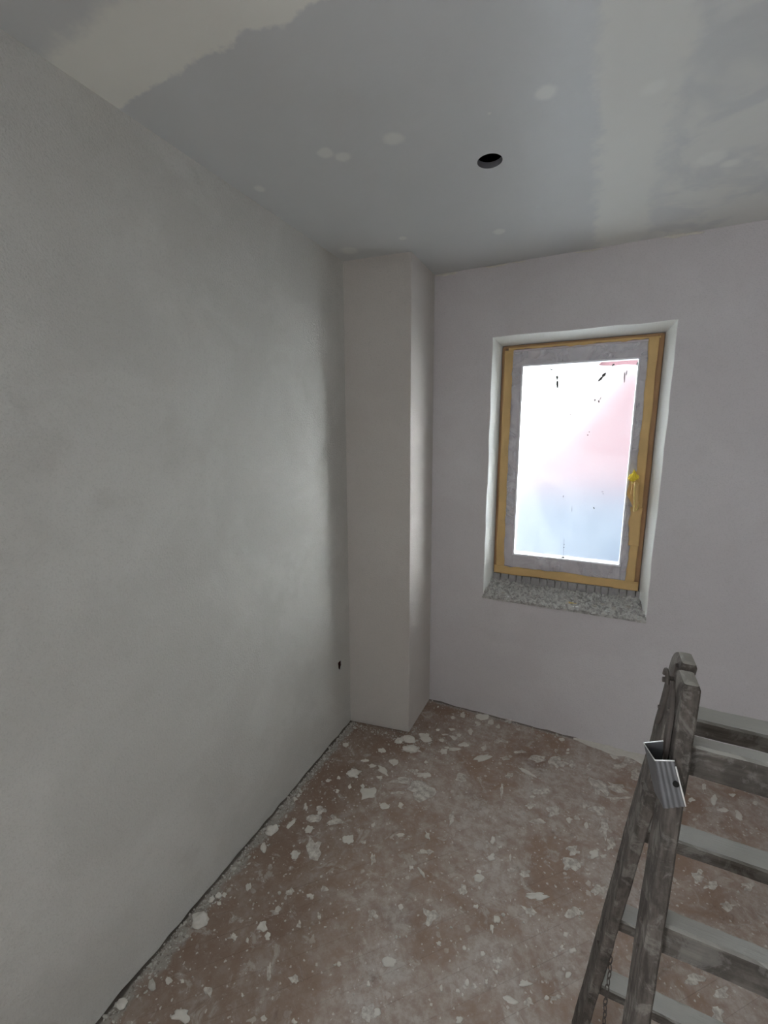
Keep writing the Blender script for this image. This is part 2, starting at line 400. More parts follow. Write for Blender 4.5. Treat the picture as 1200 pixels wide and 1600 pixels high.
# ---- boxed-in corner pier
bm = bmesh.new()
fb = [(XL-.01, 1.988), (-.823, 2.041), (-.823, 2.39), (XL-.01, 2.39)]; ft = [(XL-.01, 2.006), (-.826, 2.046), (-.829, 2.39), (XL-.01, 2.39)]
def rnd_corner(f, r=.004):
    a = Vector(f[0]); b = Vector(f[1]); c = Vector(f[2]); d1 = (a-b).normalized(); d2 = (c-b).normalized()
    return [tuple(b+d1*r), tuple(b+d1*r*.3+d2*r*.3), tuple(b+d2*r)]
lb = [fb[0]]+rnd_corner(fb)+fb[2:]; lt = [ft[0]]+rnd_corner(ft)+ft[2:]
nb = 40; loops = []
vb = [[bm.verts.new((x, y, .004)) for x, y in lb], [bm.verts.new((x, y, H)) for x, y in lt]]
for i in range(len(lb)): j = (i+1) % len(lb); bm.faces.new((vb[0][i], vb[0][j], vb[1][j], vb[1][i]))
bm.faces.new(vb[0][::-1]); bm.faces.new(vb[1])
S(obj('wall_corner', bm, M_chase), 'narrow plastered pier boxed into the corner, floor to ceiling')

# ---- back wall with the window opening and its splayed reveal
W0 = [(-.508, .7614), (.299, .7614), (.299, 2.1545), (-.508, 2.1545)]            # at the wall face
W1 = [(-.476, .775), (.270, .775), (.270, 2.128), (-.478, 2.128)]                  # at the frame, y 2.50
bm = bmesh.new()
bot = rag(W0[0], W0[1], 60, .016, 22, 4.4)[:-1]; ri = rag(W0[1], W0[2], 40, .004, 9, 2.2)[:-1]; tp = rag(W0[2], W0[3], 40, .004, 9, 6.2)[:-1]; le = rag(W0[3], W0[0], 40, .004, 9, 8.2)[:-1]
front_loop = bot+ri+tp+le
n4 = [60, 40, 40, 40]
def lerp_loop(L):
    out = []
    for k in range(4):
        a, b = L[k], L[(k+1) % 4]
        for i in range(n4[k]): t = i/n4[k]; out.append((a[0]+(b[0]-a[0])*t, a[1]+(b[1]-a[1])*t))
    return out
back_loop = lerp_loop(W1)
bl_bottom = rag((XL, .006), (XR, .006), 240, .009, 14, 7.7)
outer = bl_bottom+[(XR, H), (XL, H)]
es = []; L0 = [bm.verts.new((u, YB, v)) for u, v in outer]; LF = [bm.verts.new((u, YB, v)) for u, v in front_loop]
for L in (L0, LF): es += [bm.edges.new((L[i], L[(i+1) % len(L)])) for i in range(len(L))]
bmesh.ops.triangle_fill(bm, edges=es, use_beauty=True, use_dissolve=False)
cx, cz = -.1045, 1.458
mid = [bm.verts.new((u+(.003 if u < cx else -.003), YB+.004, v+(.003 if v < cz else -.003))) for u, v in front_loop]
LB = [bm.verts.new((u, 2.50, v)) for u, v in back_loop]
for A_, B_ in ((LF, mid), (mid, LB)):
    for i in range(len(A_)):
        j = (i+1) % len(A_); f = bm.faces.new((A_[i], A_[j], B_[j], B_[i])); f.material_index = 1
LO = [bm.verts.new((u, 2.50, v)) for u, v in outer]
es = [bm.edges.new((LO[i], LO[(i+1) % len(LO)])) for i in range(len(LO))]
for i in range(len(LB)):
    e = bm.edges.get((LB[i], LB[(i+1) % len(LB)])); es.append(e)
bmesh.ops.triangle_fill(bm, edges=es, use_beauty=True, use_dissolve=False)
for i in range(len(L0)): j = (i+1) % len(L0); bm.faces.new((L0[i], L0[j], LO[j], LO[i]))
wb = S(obj('wall_back', bm, [M_back, M_reveal_lit]), 'smooth grey plastered back wall around the window recess')
bm = bmesh.new(); plate(bm, [(XL-.2, -.3), (XR+.2, -.3), (XR+.2, H+.2), (XL-.2, H+.2)], [[(-.44, .86), (.235, .86), (.235, 2.09), (-.44, 2.09)]], lambda u, v, t: (u, 2.5008+.075+t, v), .12)
box(bm, (XL-.2, 2.5008, -.012), (-.4785, 2.5755, H)); box(bm, (.2705, 2.5008, -.012), (XR, 2.5755, H)); box(bm, (-.4785, 2.5008, 2.1285), (.2705, 2.5755, H)); box(bm, (-.4785, 2.5008, -.012), (.2705, 2.5755, .833))
obj('masonry', bm, M_room, wb)
# plaster ridges squeezed out under the ceiling, along the top of the back wall and the pier
def ridge(a, b, r, seed, parent, mt=M_splat):
    bm = bmesh.new(); N = 14; a = Vector(a); b = Vector(b); pts = []; rr = []
    for i in range(N+1):
        t = i/N; q = a.lerp(b, t); q.z += .004*noise.noise(q*30+Vector((seed, 0, 0))); pts.append(q)
        rr.append(max(.0006, r*(math.sin(PI*t)**.5)*(.75+.6*noise.noise(q*45+Vector((0, seed, 0))))))
    tube(bm, pts, rr, 7); return obj('plaster_ridge', bm, mt, parent, True)
for (xa, xb, r) in ((-.825, -.70, .009), (-.56, -.44, .006), (-.43, -.36, .004), (.20, .36, .009), (-.15, -.02, .004)):
    ridge((xa, YB-.001, H-.004), (xb, YB-.001, H-.006), r, xa*9, wb)

# ---- other walls, out of the picture
bm = bmesh.new(); plate(bm, [(YR, -.012), (YB+.1, -.012), (YB+.1, H), (YR, H)], [], lambda u, v, t: (XR+t, u, v), .20)
S(obj('wall_right', bm, M_room), 'plain plastered right wall, outside the picture')
bm = bmesh.new(); plate(bm, [(XL-.0, -.012), (XR+.2, -.012), (XR+.2, H), (XL-.0, H)], [], lambda u, v, t: (u, YR-t, v), .20)
S(obj('wall_rear', bm, M_room), 'plain plastered wall behind the photographer')

# ---- ceiling board with the round lamp hole
hc = [(-.353+.0385*math.cos(2*PI*k/48), 1.518+.0385*math.sin(2*PI*k/48)) for k in range(48)]
bm = bmesh.new(); front, sides = plate(bm, [(XL-.05, YR-.05), (XR+.05, YR-.05), (XR+.05, YB+.15), (XL-.05, YB+.15)], [hc], lambda u, v, t: (u, v, H+t), .018)
for f in sides[4:]: f.material_index = 1
ceil = S(obj('ceiling', bm, [M_ceil, M_board_edge]), 'grey plasterboard ceiling with pale filled joints and one round hole')
bm = bmesh.new(); box(bm, (XL-.05, YR-.05, H+.14), (XR+.05, YB+.15, H+.24))
for a, b in (((XL-.06, YR-.06), (XL-.05, YB+.15)), ((XR+.05, YR-.06), (XR+.06, YB+.15)), ((XL-.06, YR-.06), (XR+.06, YR-.05)), ((XL-.06, YB+.15), (XR+.06, YB+.16))):
    box(bm, (a[0], a[1], H+.0), (b[0], b[1], H+.24))
obj('ceiling_void', bm, M_dark, ceil)

# ================================================================ the window
win = empty('window_1', (-.10, 2.53, .86)); S(win, 'masked window with taped grey frame, spattered pane and taped-over handle')
def ring(bm, x0, x1, z0, z1, i0, i1, j0, j1, ya, yb, bev=.003):
    """rectangular ring: outer x0..x1/z0..z1, inner i0..i1/j0..j1"""
    O = [(x0, z0), (x1, z0), (x1, z1), (x0, z1)]; I = [(i0, j0), (i1, j0), (i1, j1), (i0, j1)]
    for k in range(4):
        l = (k+1) % 4
        hexa(bm, [(O[k][0], ya, O[k][1]), (O[l][0], ya, O[l][1]), (O[l][0], yb, O[l][1]), (O[k][0], yb, O[k][1]),
                  (I[k][0], ya, I[k][1]), (I[l][0], ya, I[l][1]), (I[l][0], yb, I[l][1]), (I[k][0], yb, I[k][1])])
    bmesh.ops.remove_doubles(bm, verts=bm.verts, dist=1e-5)
bm = bmesh.new(); ring(bm, -.477, .2695, .862, 2.127, -.425, .215, .915, 2.075, 2.505, 2.575); obj('window_frame', bm, M_frame_out, win)
sash = None
bm = bmesh.new(); ring(bm, -.452, .240, .892, 2.100, -.368, .172, .985, 2.019, 2.488, 2.555); sash = obj('sash', bm, M_frame, win)
bm = bmesh.new(); ring(bm, -.371, .175, .982, 2.022, -.3635, .1675, .9895, 2.0145, 2.4835, 2.5045); obj('glazing_bead', bm, M_bead, sash)
bm = bmesh.new(); box(bm, (-.3685, 2.510, .9845), (.1725, 2.514, 2.0195)); pane = obj('pane', bm, M_glass, win)
# protective film stuck on the pane, stopping short of the top
bm = bmesh.new(); tpz = rag((-.364, 2.014), (.168, 1.990), 40, .010, 9, 3.1)
lp = [(-.364, .989), (.168, .989)]+[q for q in reversed(tpz)]
plate(bm, lp, [], lambda u, v, t: (u, 2.5092-t, v), .0004); obj('protective_film', bm, M_panefilm, pane)
rs = random.Random(11)
def blob(bm, c, w, h, t, ang, n=12, seed=0, ydir=(0, 0, 1), rough=.35, plane='xy', dome=True, ringy=False):
    """irregular flat splat with a thickness; plane xy lies on the floor, plane xz on the pane facing -Y"""
    prof = [(1.0, 0), (.93, .55), (.72, .9), (.36, 1.0)] if not ringy else [(1.0, 0), (.9, .8), (.7, 1.0), (.5, .45)]
    R = []
    for k in range(n):
        a = 2*PI*k/n
        q = 1+rough*noise.noise(Vector((math.cos(a)*1.3, math.sin(a)*1.3, seed*3.7)))*1.4+rough*.6*noise.noise(Vector((math.cos(a)*3.5, math.sin(a)*3.5, seed*1.3+9)))
        R.append(max(.35, q))
    ca_, sa_ = math.cos(ang), math.sin(ang)
    def P(u, v, z):
        x, y = u*ca_-v*sa_, u*sa_+v*ca_
        return (c[0]+x, c[1]+y, c[2]+z) if plane == 'xy' else (c[0]+x, c[1]-z, c[2]+y)
    rings = []
    for s, hh in prof:
        rings.append([bm.verts.new(P(w/2*s*R[k]*math.cos(2*PI*k/n), h/2*s*R[k]*math.sin(2*PI*k/n), t*hh*(1+.35*noise.noise(Vector((k*.9, s*4, seed)))))) for k in range(n)])
    for a, b in zip(rings, rings[1:]):
        for k in range(n): bm.faces.new((a[k], a[(k+1) % n], b[(k+1) % n], b[k]))
    ctr = bm.verts.new(P(0, 0, t*(.35 if ringy else 1.0)))
    for k in range(n): bm.faces.new((rings[-1][k], rings[-1][(k+1) % n], ctr))
    bm.faces.new(rings[0][::-1])
M_speck = simple('dark_mortar_speck', (.10, .11, .10), .9, scale=90)
M_wspeck = simple('pale_mortar_drip', (.62, .60, .62), .9, scale=90)
for i, (x, z, w_, h_, a) in enumerate([(-.194,1.950,.012,.022,.1),(-.190,1.918,.011,.046,.15),(.024,1.950,.014,.020,-.6),(.011,1.932,.012,.034,-.7),(-.006,1.950,.004,.007,0),(-.007,1.830,.007,.011,-.3),
    (.011,1.822,.007,.012,.2),(.017,1.836,.003,.024,-.4),(-.257,1.776,.005,.008,-.5),(-.262,1.770,.003,.006,.4),(-.118,1.762,.004,.010,.1),(-.022,1.671,.004,.005,0),(-.028,1.655,.006,.006,0),(-.225,1.993,.016,.008,-.5),
    (.029,1.277,.005,.012,.4),(.062,1.996,.013,.010,.5),(.172,1.992,.016,.022,.2),(-.103,1.066,.004,.004,0),(-.104,1.048,.005,.004,0),(-.104,.990,.020,.012,0),(-.245,1.83,.004,.005,0)]):
    bm = bmesh.new(); blob(bm, (x, 2.5085, z), w_, h_, .0016, a, 10, i+50, plane='xz'); obj('mortar_speck', bm, M_speck, pane)
for i, (x, z, w_, h_, a) in enumerate([(.116,1.935,.008,.044,.05),(.124,1.955,.007,.024,-.2),(-.104,1.05,.0022,.13,.02),(-.077,1.262,.003,.034,0),(-.124,1.330,.005,.009,0),(.062,1.365,.010,.006,0),(.066,1.355,.006,.005,0),(-.092,1.86,.002,.05,0)]):
    bm = bmesh.new(); blob(bm, (x, 2.5085, z), w_, h_, .0010, a, 10, i+90, plane='xz'); obj('plaster_drip', bm, M_wspeck, pane)

# crinkled masking film over sash
def sheet(bm, f, nu, nv, thick_dir, th):
    a = [[bm.verts.new(f(i/nu, j/nv)) for j in range(nv+1)] for i in range(nu+1)]
    b = [[bm.verts.new(Vector(f(i/nu, j/nv))+Vector(thick_dir)*th) for j in range(nv+1)] for i in range(nu+1)]
    for i in range(nu):
        for j in range(nv):
            bm.faces.new((a[i][j], a[i+1][j], a[i+1][j+1], a[i][j+1])); bm.faces.new((b[i][j], b[i][j+1], b[i+1][j+1], b[i+1][j]))
    for i in range(nu):
        bm.faces.new((a[i][0], b[i][0], b[i+1][0], a[i+1][0])); bm.faces.new((a[i][nv], a[i+1][nv], b[i+1][nv], b[i][nv]))
    for j in range(nv):
        bm.faces.new((a[0][j], a[0][j+1], b[0][j+1], b[0][j])); bm.faces.new((a[nu][j], b[nu][j], b[nu][j+1], a[nu][j+1]))
def crink(x, z, s):
    p_ = Vector((x, z, s)); v = noise.noise(p_*9+Vector((noise.noise(p_*5)*2, 0, 0)))
    return .0035*(1-abs(v)*2.6)+.0022*noise.noise(p_*34)
def film_strip(x0, x1, z0, z1, nu, nv, seed):
    bm = bmesh.new()
    def f(s, t):
        x = x0+(x1-x0)*s; z = z0+(z1-z0)*t
        return (x, 2.4845-max(0.0003, crink(x, z, seed)), z)
    sheet(bm, f, nu, nv, (0, 1, 0), .0003)
    obj('masking_film', bm, M_film, win, True)
film_strip(-.425, -.372, .90, 2.09, 10, 120, 1); film_strip(.176, .226, .90, 2.09, 10, 120, 2)
film_strip(-.3715, .1755, .905, .981, 80, 14, 3); film_strip(-.3715, .1755, 2.0225, 2.09, 80, 12, 4)

# painter's tape round the edge, each run its own strip with torn wavy borders
def tape_run(a0, a1, c0, c1, horiz, seed, mt=M_tape, name='tape', y=2.4795, wav=.006, nu=90, nv=6):
    bm = bmesh.new()
    def f(s, t):
        L = a0+(a1-a0)*s
        lo = c0+wav*noise.noise(Vector((L*7, seed, 0)))*.6; hi = c1+wav*(1.2*noise.noise(Vector((L*6, seed+5, 0)))+.7*noise.noise(Vector((L*25, seed+7, 0))))
        c = lo+(hi-lo)*t; yy = y-.0015*max(0, noise.noise(Vector((L*12, c*60, seed))))-.0008*noise.noise(Vector((L*50, c*80, seed)))
        return (L, yy, c) if horiz else (c, yy, L)
    sheet(bm, f, nu, nv, (0, 1, 0), .0004)
    return obj(name, bm, mt, win, True)
tape_run(.868, 2.100, -.462, -.418, False, 1)
tape_run(.868, 2.105, .243, .205, False, 2)
tape_run(-.470, .262, .866, .912, True, 3, y=2.4775)
tape_run(-.440, .250, 2.112, 2.101, True, 4, wav=.012)
tape_run(.15, .262, .864, .905, True, 7, y=2.4755)
tape_run(1.10, 1.30, .246, .196, False, 12, y=2.4770, wav=.010, nu=30)
M_tapeb = simple('brown_stained_tape', (.48, .29, .15), .6, var=.25, scale=14, bmp=.0006)
tape_run(.875, 2.118, .266, .240, False, 9, M_tapeb, y=2.4990, wav=.004)
tape_run(.875, 2.118, -.476, -.461, False, 10, M_tapeb, y=2.4990, wav=.004)
tape_run(-.470, .262, 2.124, 2.109, True, 11, M_tapeb, y=2.4990, wav=.004)
# tape patch fanned out round the handle
bm = bmesh.new(); pf = rag((.222, 1.26), (.172, 1.36), 8, .004, 30, 2)[:-1]+rag((.172, 1.36), (.180, 1.455), 8, .004, 30, 3)[:-1]+rag((.180, 1.455), (.238, 1.515), 8, .004, 30, 4)[:-1]+rag((.238, 1.515), (.244, 1.24), 10, .003, 30, 5)[:-1]
plate(bm, pf, [], lambda u, v, t: (u, 2.4775-t-.003*max(0, noise.noise(Vector((u*40, v*25, 0)))), v), -.0004); obj('tape_patch', bm, M_tape, win)

# handle wrapped in tape: rosette, lever, crumpled bright tape ends
bm = bmesh.new(); box(bm, (.188, 2.462, 1.362), (.222, 2.4770, 1.442), .004); tube(bm, [(.206, 2.468, 1.418), (.206, 2.440, 1.418)], .010, 12)
hdl = obj('handle', bm, M_tape, win)
bm = bmesh.new()
pts = [(.206, 2.438, 1.424), (.206, 2.434, 1.405), (.2085, 2.432, 1.37), (.212, 2.432, 1.33), (.216, 2.434, 1.292)]
tube(bm, pts, [.0095, .0105, .0095, .0100, .0085], 10)
for v in bm.verts: v.co.x += .0018*noise.noise(v.co*120); v.co.y += .002*noise.noise(v.co*110+Vector((3, 0, 0)))
obj('lever', bm, M_tape, hdl)
bm = bmesh.new(); bmesh.ops.create_icosphere(bm, subdivisions=3, radius=1)
for v in bm.verts:
    n_ = v.co.normalized(); k = 1+.38*noise.noise(n_*2.6+Vector((2, 2, 5)))+.12*noise.noise(n_*8)
    v.co = Vector((n_.x*.021*k+.4*.021*n_.z*.3, n_.y*.012*k, n_.z*.019*k))+Vector((.190, 2.440, 1.452))
obj('tape_wad', bm, M_tape2, hdl)
bm = bmesh.new(); bmesh.ops.create_cone(bm, cap_ends=True, segments=7, radius1=.012, radius2=.001, depth=.030)
for v in bm.verts: v.co = Vector((v.co.x*1.1-.12*v.co.z, v.co.y*.4, v.co.z))+Vector((.192, 2.446, 1.474))+Vector((.002, 0, 0))*noise.noise(v.co*90)
obj('tape_tip', bm, M_tape2, hdl)
def fold(pts, w_, seed):
    bm = bmesh.new()
    def f(s, t):
        k = s*(len(pts)-1); i = min(int(k), len(pts)-2); q = Vector(pts[i]).lerp(Vector(pts[i+1]), k-i)
        return q+Vector(((t-.5)*w_*(1+.4*noise.noise(Vector((s*6, seed, 0)))), -.003*math.sin(PI*t)+.002*noise.noise(Vector((s*9, t*4, seed))), 0))
    sheet(bm, f, 20, 4, (0, 1, 0), .0004); obj('tape_fold', bm, M_tape2f, hdl)
M_tape2f = simple('pale_yellow_tape', (.72, .56, .20), .5, 0, .5, .2, 60, .0006)
fold([(.200, 2.428, 1.415), (.1985, 2.424, 1.37), (.204, 2.424, 1.33), (.206, 2.428, 1.285)], .007, 2)
fold([(.190, 2.440, 1.432), (.187, 2.434, 1.420)], .012, 5)
fold([(.208, 2.428, 1.283), (.218, 2.424, 1.296), (.222, 2.428, 1.32)], .006, 8)

# small mortar blocks in the gap under the frame
r_ = random.Random(5); x = -.474
while x < .262:
    w_ = r_.uniform(.030, .050); bm = bmesh.new(); d = r_.uniform(0, .006)
    hexa(bm, [(x, 2.478+d, .80), (x+w_-.003, 2.478+d, .80), (x+w_-.003, 2.53, .80), (x, 2.53, .80), (x+.001, 2.482+d, .8615), (x+w_-.004, 2.482+d, .8615), (x+w_-.004, 2.53, .8615), (x+.001, 2.53, .8615)], .002)
    obj('mortar_block', bm, M_mblock_shaded, win); x += w_
# rough rubble sill
bm = bmesh.new(); NX, NY = 230, 46
def sillz(x, y):
    t = (y-2.372)/(2.515-2.372)
    b = .760+.080*min(t, 1)
    q = Vector((x*1.0, y, 0))
    b += .008*noise.noise(q*26)+.011*noise.noise(q*58)+.007*noise.noise(q*140)
    b += .010*max(0, noise.noise(q*38+Vector((0, 0, 5))))
    if t < .12: b -= (.12-t)*.12
    return b
top = [[None]*(NY+1) for _ in range(NX+1)]; bo = [[None]*(NY+1) for _ in range(NX+1)]
for i in range(NX+1):
    for j in range(NY+1):
        y = 2.374+(2.515-2.374)*j/NY; t = (y-2.385)/.115; x0 = -.508+.031*t; x1 = .299-.028*t
        x = x0+(x1-x0)*i/NX
        yy = y if j else y+.010*noise.noise(Vector((x*24, 0, 0)))
        top[i][j] = bm.verts.new((x, yy, sillz(x, y))); bo[i][j] = bm.verts.new((x, max(yy, 2.380), .735))
for i in range(NX):
    for j in range(NY):
        bm.faces.new((top[i][j], top[i+1][j], top[i+1][j+1], top[i][j+1]))
for i in range(NX): bm.faces.new((bo[i][0], bo[i+1][0], top[i+1][0], top[i][0])); bm.faces.new((bo[i][NY], top[i][NY], top[i+1][NY], bo[i+1][NY])); 
for j in range(NY): bm.faces.new((bo[0][j], top[0][j], top[0][j+1], bo[0][j+1])); bm.faces.new((bo[NX][j], bo[NX][j+1], top[NX][j+1], top[NX][j]))
bm.faces.new([bo[0][0], bo[0][NY], bo[NX][NY], bo[NX][0]])
sill = S(obj('trim_1', bm, M_rubble), 'rough broken concrete window sill full of rubble')
def rock(bm, c, sx, sy, sz, rot, seed):
    t = bmesh.ops.create_icosphere(bm, subdivisions=1, radius=1)['verts']
    R_ = Matrix.Rotation(rot, 3, 'Z')
    for v in t:
        k = 1+.55*noise.noise(v.co*1.7+Vector((seed*2.1, seed, 0)))
        q = Vector((v.co.x*sx, v.co.y*sy, max(v.co.z, -.55)*sz))*k; v.co = R_ @ q+Vector(c)
bm = bmesh.new()
for i in range(420):
    y = rs.uniform(2.385, 2.472); t = (y-2.385)/.115; x = rs.uniform(-.50+.03*t, .292-.028*t); s = rs.choice((.0025, .0035, .0045, .006, .008))
    rock(bm, (x, y, sillz(x, y)+s*.3), s*rs.uniform(.8, 1.5), s*rs.uniform(.7, 1.2), s*rs.uniform(.5, .9), rs.uniform(0, 6), i)
tag(obj('sill_rubble', bm, M_rubble), 'grey rubble crumbs strewn over the broken window sill', 'rubble', kind='stuff')
# a scrap of yellow tape on the sill
bm = bmesh.new()
sheet(bm, lambda s, t: (-.070+.050*s+.004*t, 2.392+.016*t+.004*s, sillz(-.045, 2.39)+.010+.007*noise.noise(Vector((s*5, t*3, 1)))), 10, 4, (0, 0, 1), .0006)
tag(obj('tape_scrap', bm, M_tape2f), 'crumpled scrap of yellow tape lying on the rubble window sill', 'tape')
for (x, y, s, i) in ((.155, 2.41, .015, 1), (.105, 2.415, .012, 2), (.07, 2.40, .010, 3), (.225, 2.43, .011, 4), (-.40, 2.40, .010, 6), (.02, 2.43, .008, 5)):
    bm = bmesh.new(); rock(bm, (x, y, sillz(x, y)+s*.2), s*1.4, s, s*.6, i*1.1, i+40); obj('rubble_chunk', bm, M_crumb, sill)

# ================================================================ outside
bm = bmesh.new(); box(bm, (-14, 2.80, -3.2), (16, 30, -3.0)); S(obj('ground', bm, M_yard), 'pale yard paving far below the window')
M_roof = simple('pale_clay_roof', (.22, .14, .13), .9, var=.1, scale=8)
nh = empty('neighbour_house', (1.2, 10, -3)); tag(nh, 'pink rendered house seen blurred through the filmed window pane', 'house')
def gable(bm, P, y0, y1):
    a = [bm.verts.new((x, y0, z)) for x, z in P]; b = [bm.verts.new((x, y1, z)) for x, z in P]; n = len(P)
    bm.faces.new(a); bm.faces.new(b[::-1])
    for k in range(n): bm.faces.new((a[k], b[k], b[(k+1) % n], a[(k+1) % n]))
bm = bmesh.new(); gable(bm, [(-2.1, .62), (3.9, .62), (3.9, .78), (.9, 3.78), (-2.1, .78)], 9.0, 14); obj('facade', bm, M_pink, nh)
bm = bmesh.new(); box(bm, (-2.15, 8.94, -3.0), (3.95, 14.1, .62)); obj('plinth', bm, M_plinth, nh)
for s_ in (1, -1):
    X = lambda x: .9+(x-.9)*s_
    bm = bmesh.new(); gable(bm, [(X(-2.3), .60), (X(-2.2), .55), (X(.9), 3.80), (X(.9), 3.90)], 8.9, 14.1); obj('roof_slope', bm, M_roof, nh)
for k in range(10):
    z = .80+k*.28; zz = z+.262; bm = bmesh.new(); gable(bm, [(-2.1+z-.77, z), (3.9-z+.77, z), (3.9-zz+.77, zz), (-2.1+zz-.77, zz)], 8.985, 8.9995); obj('render_course', bm, M_pink, nh)

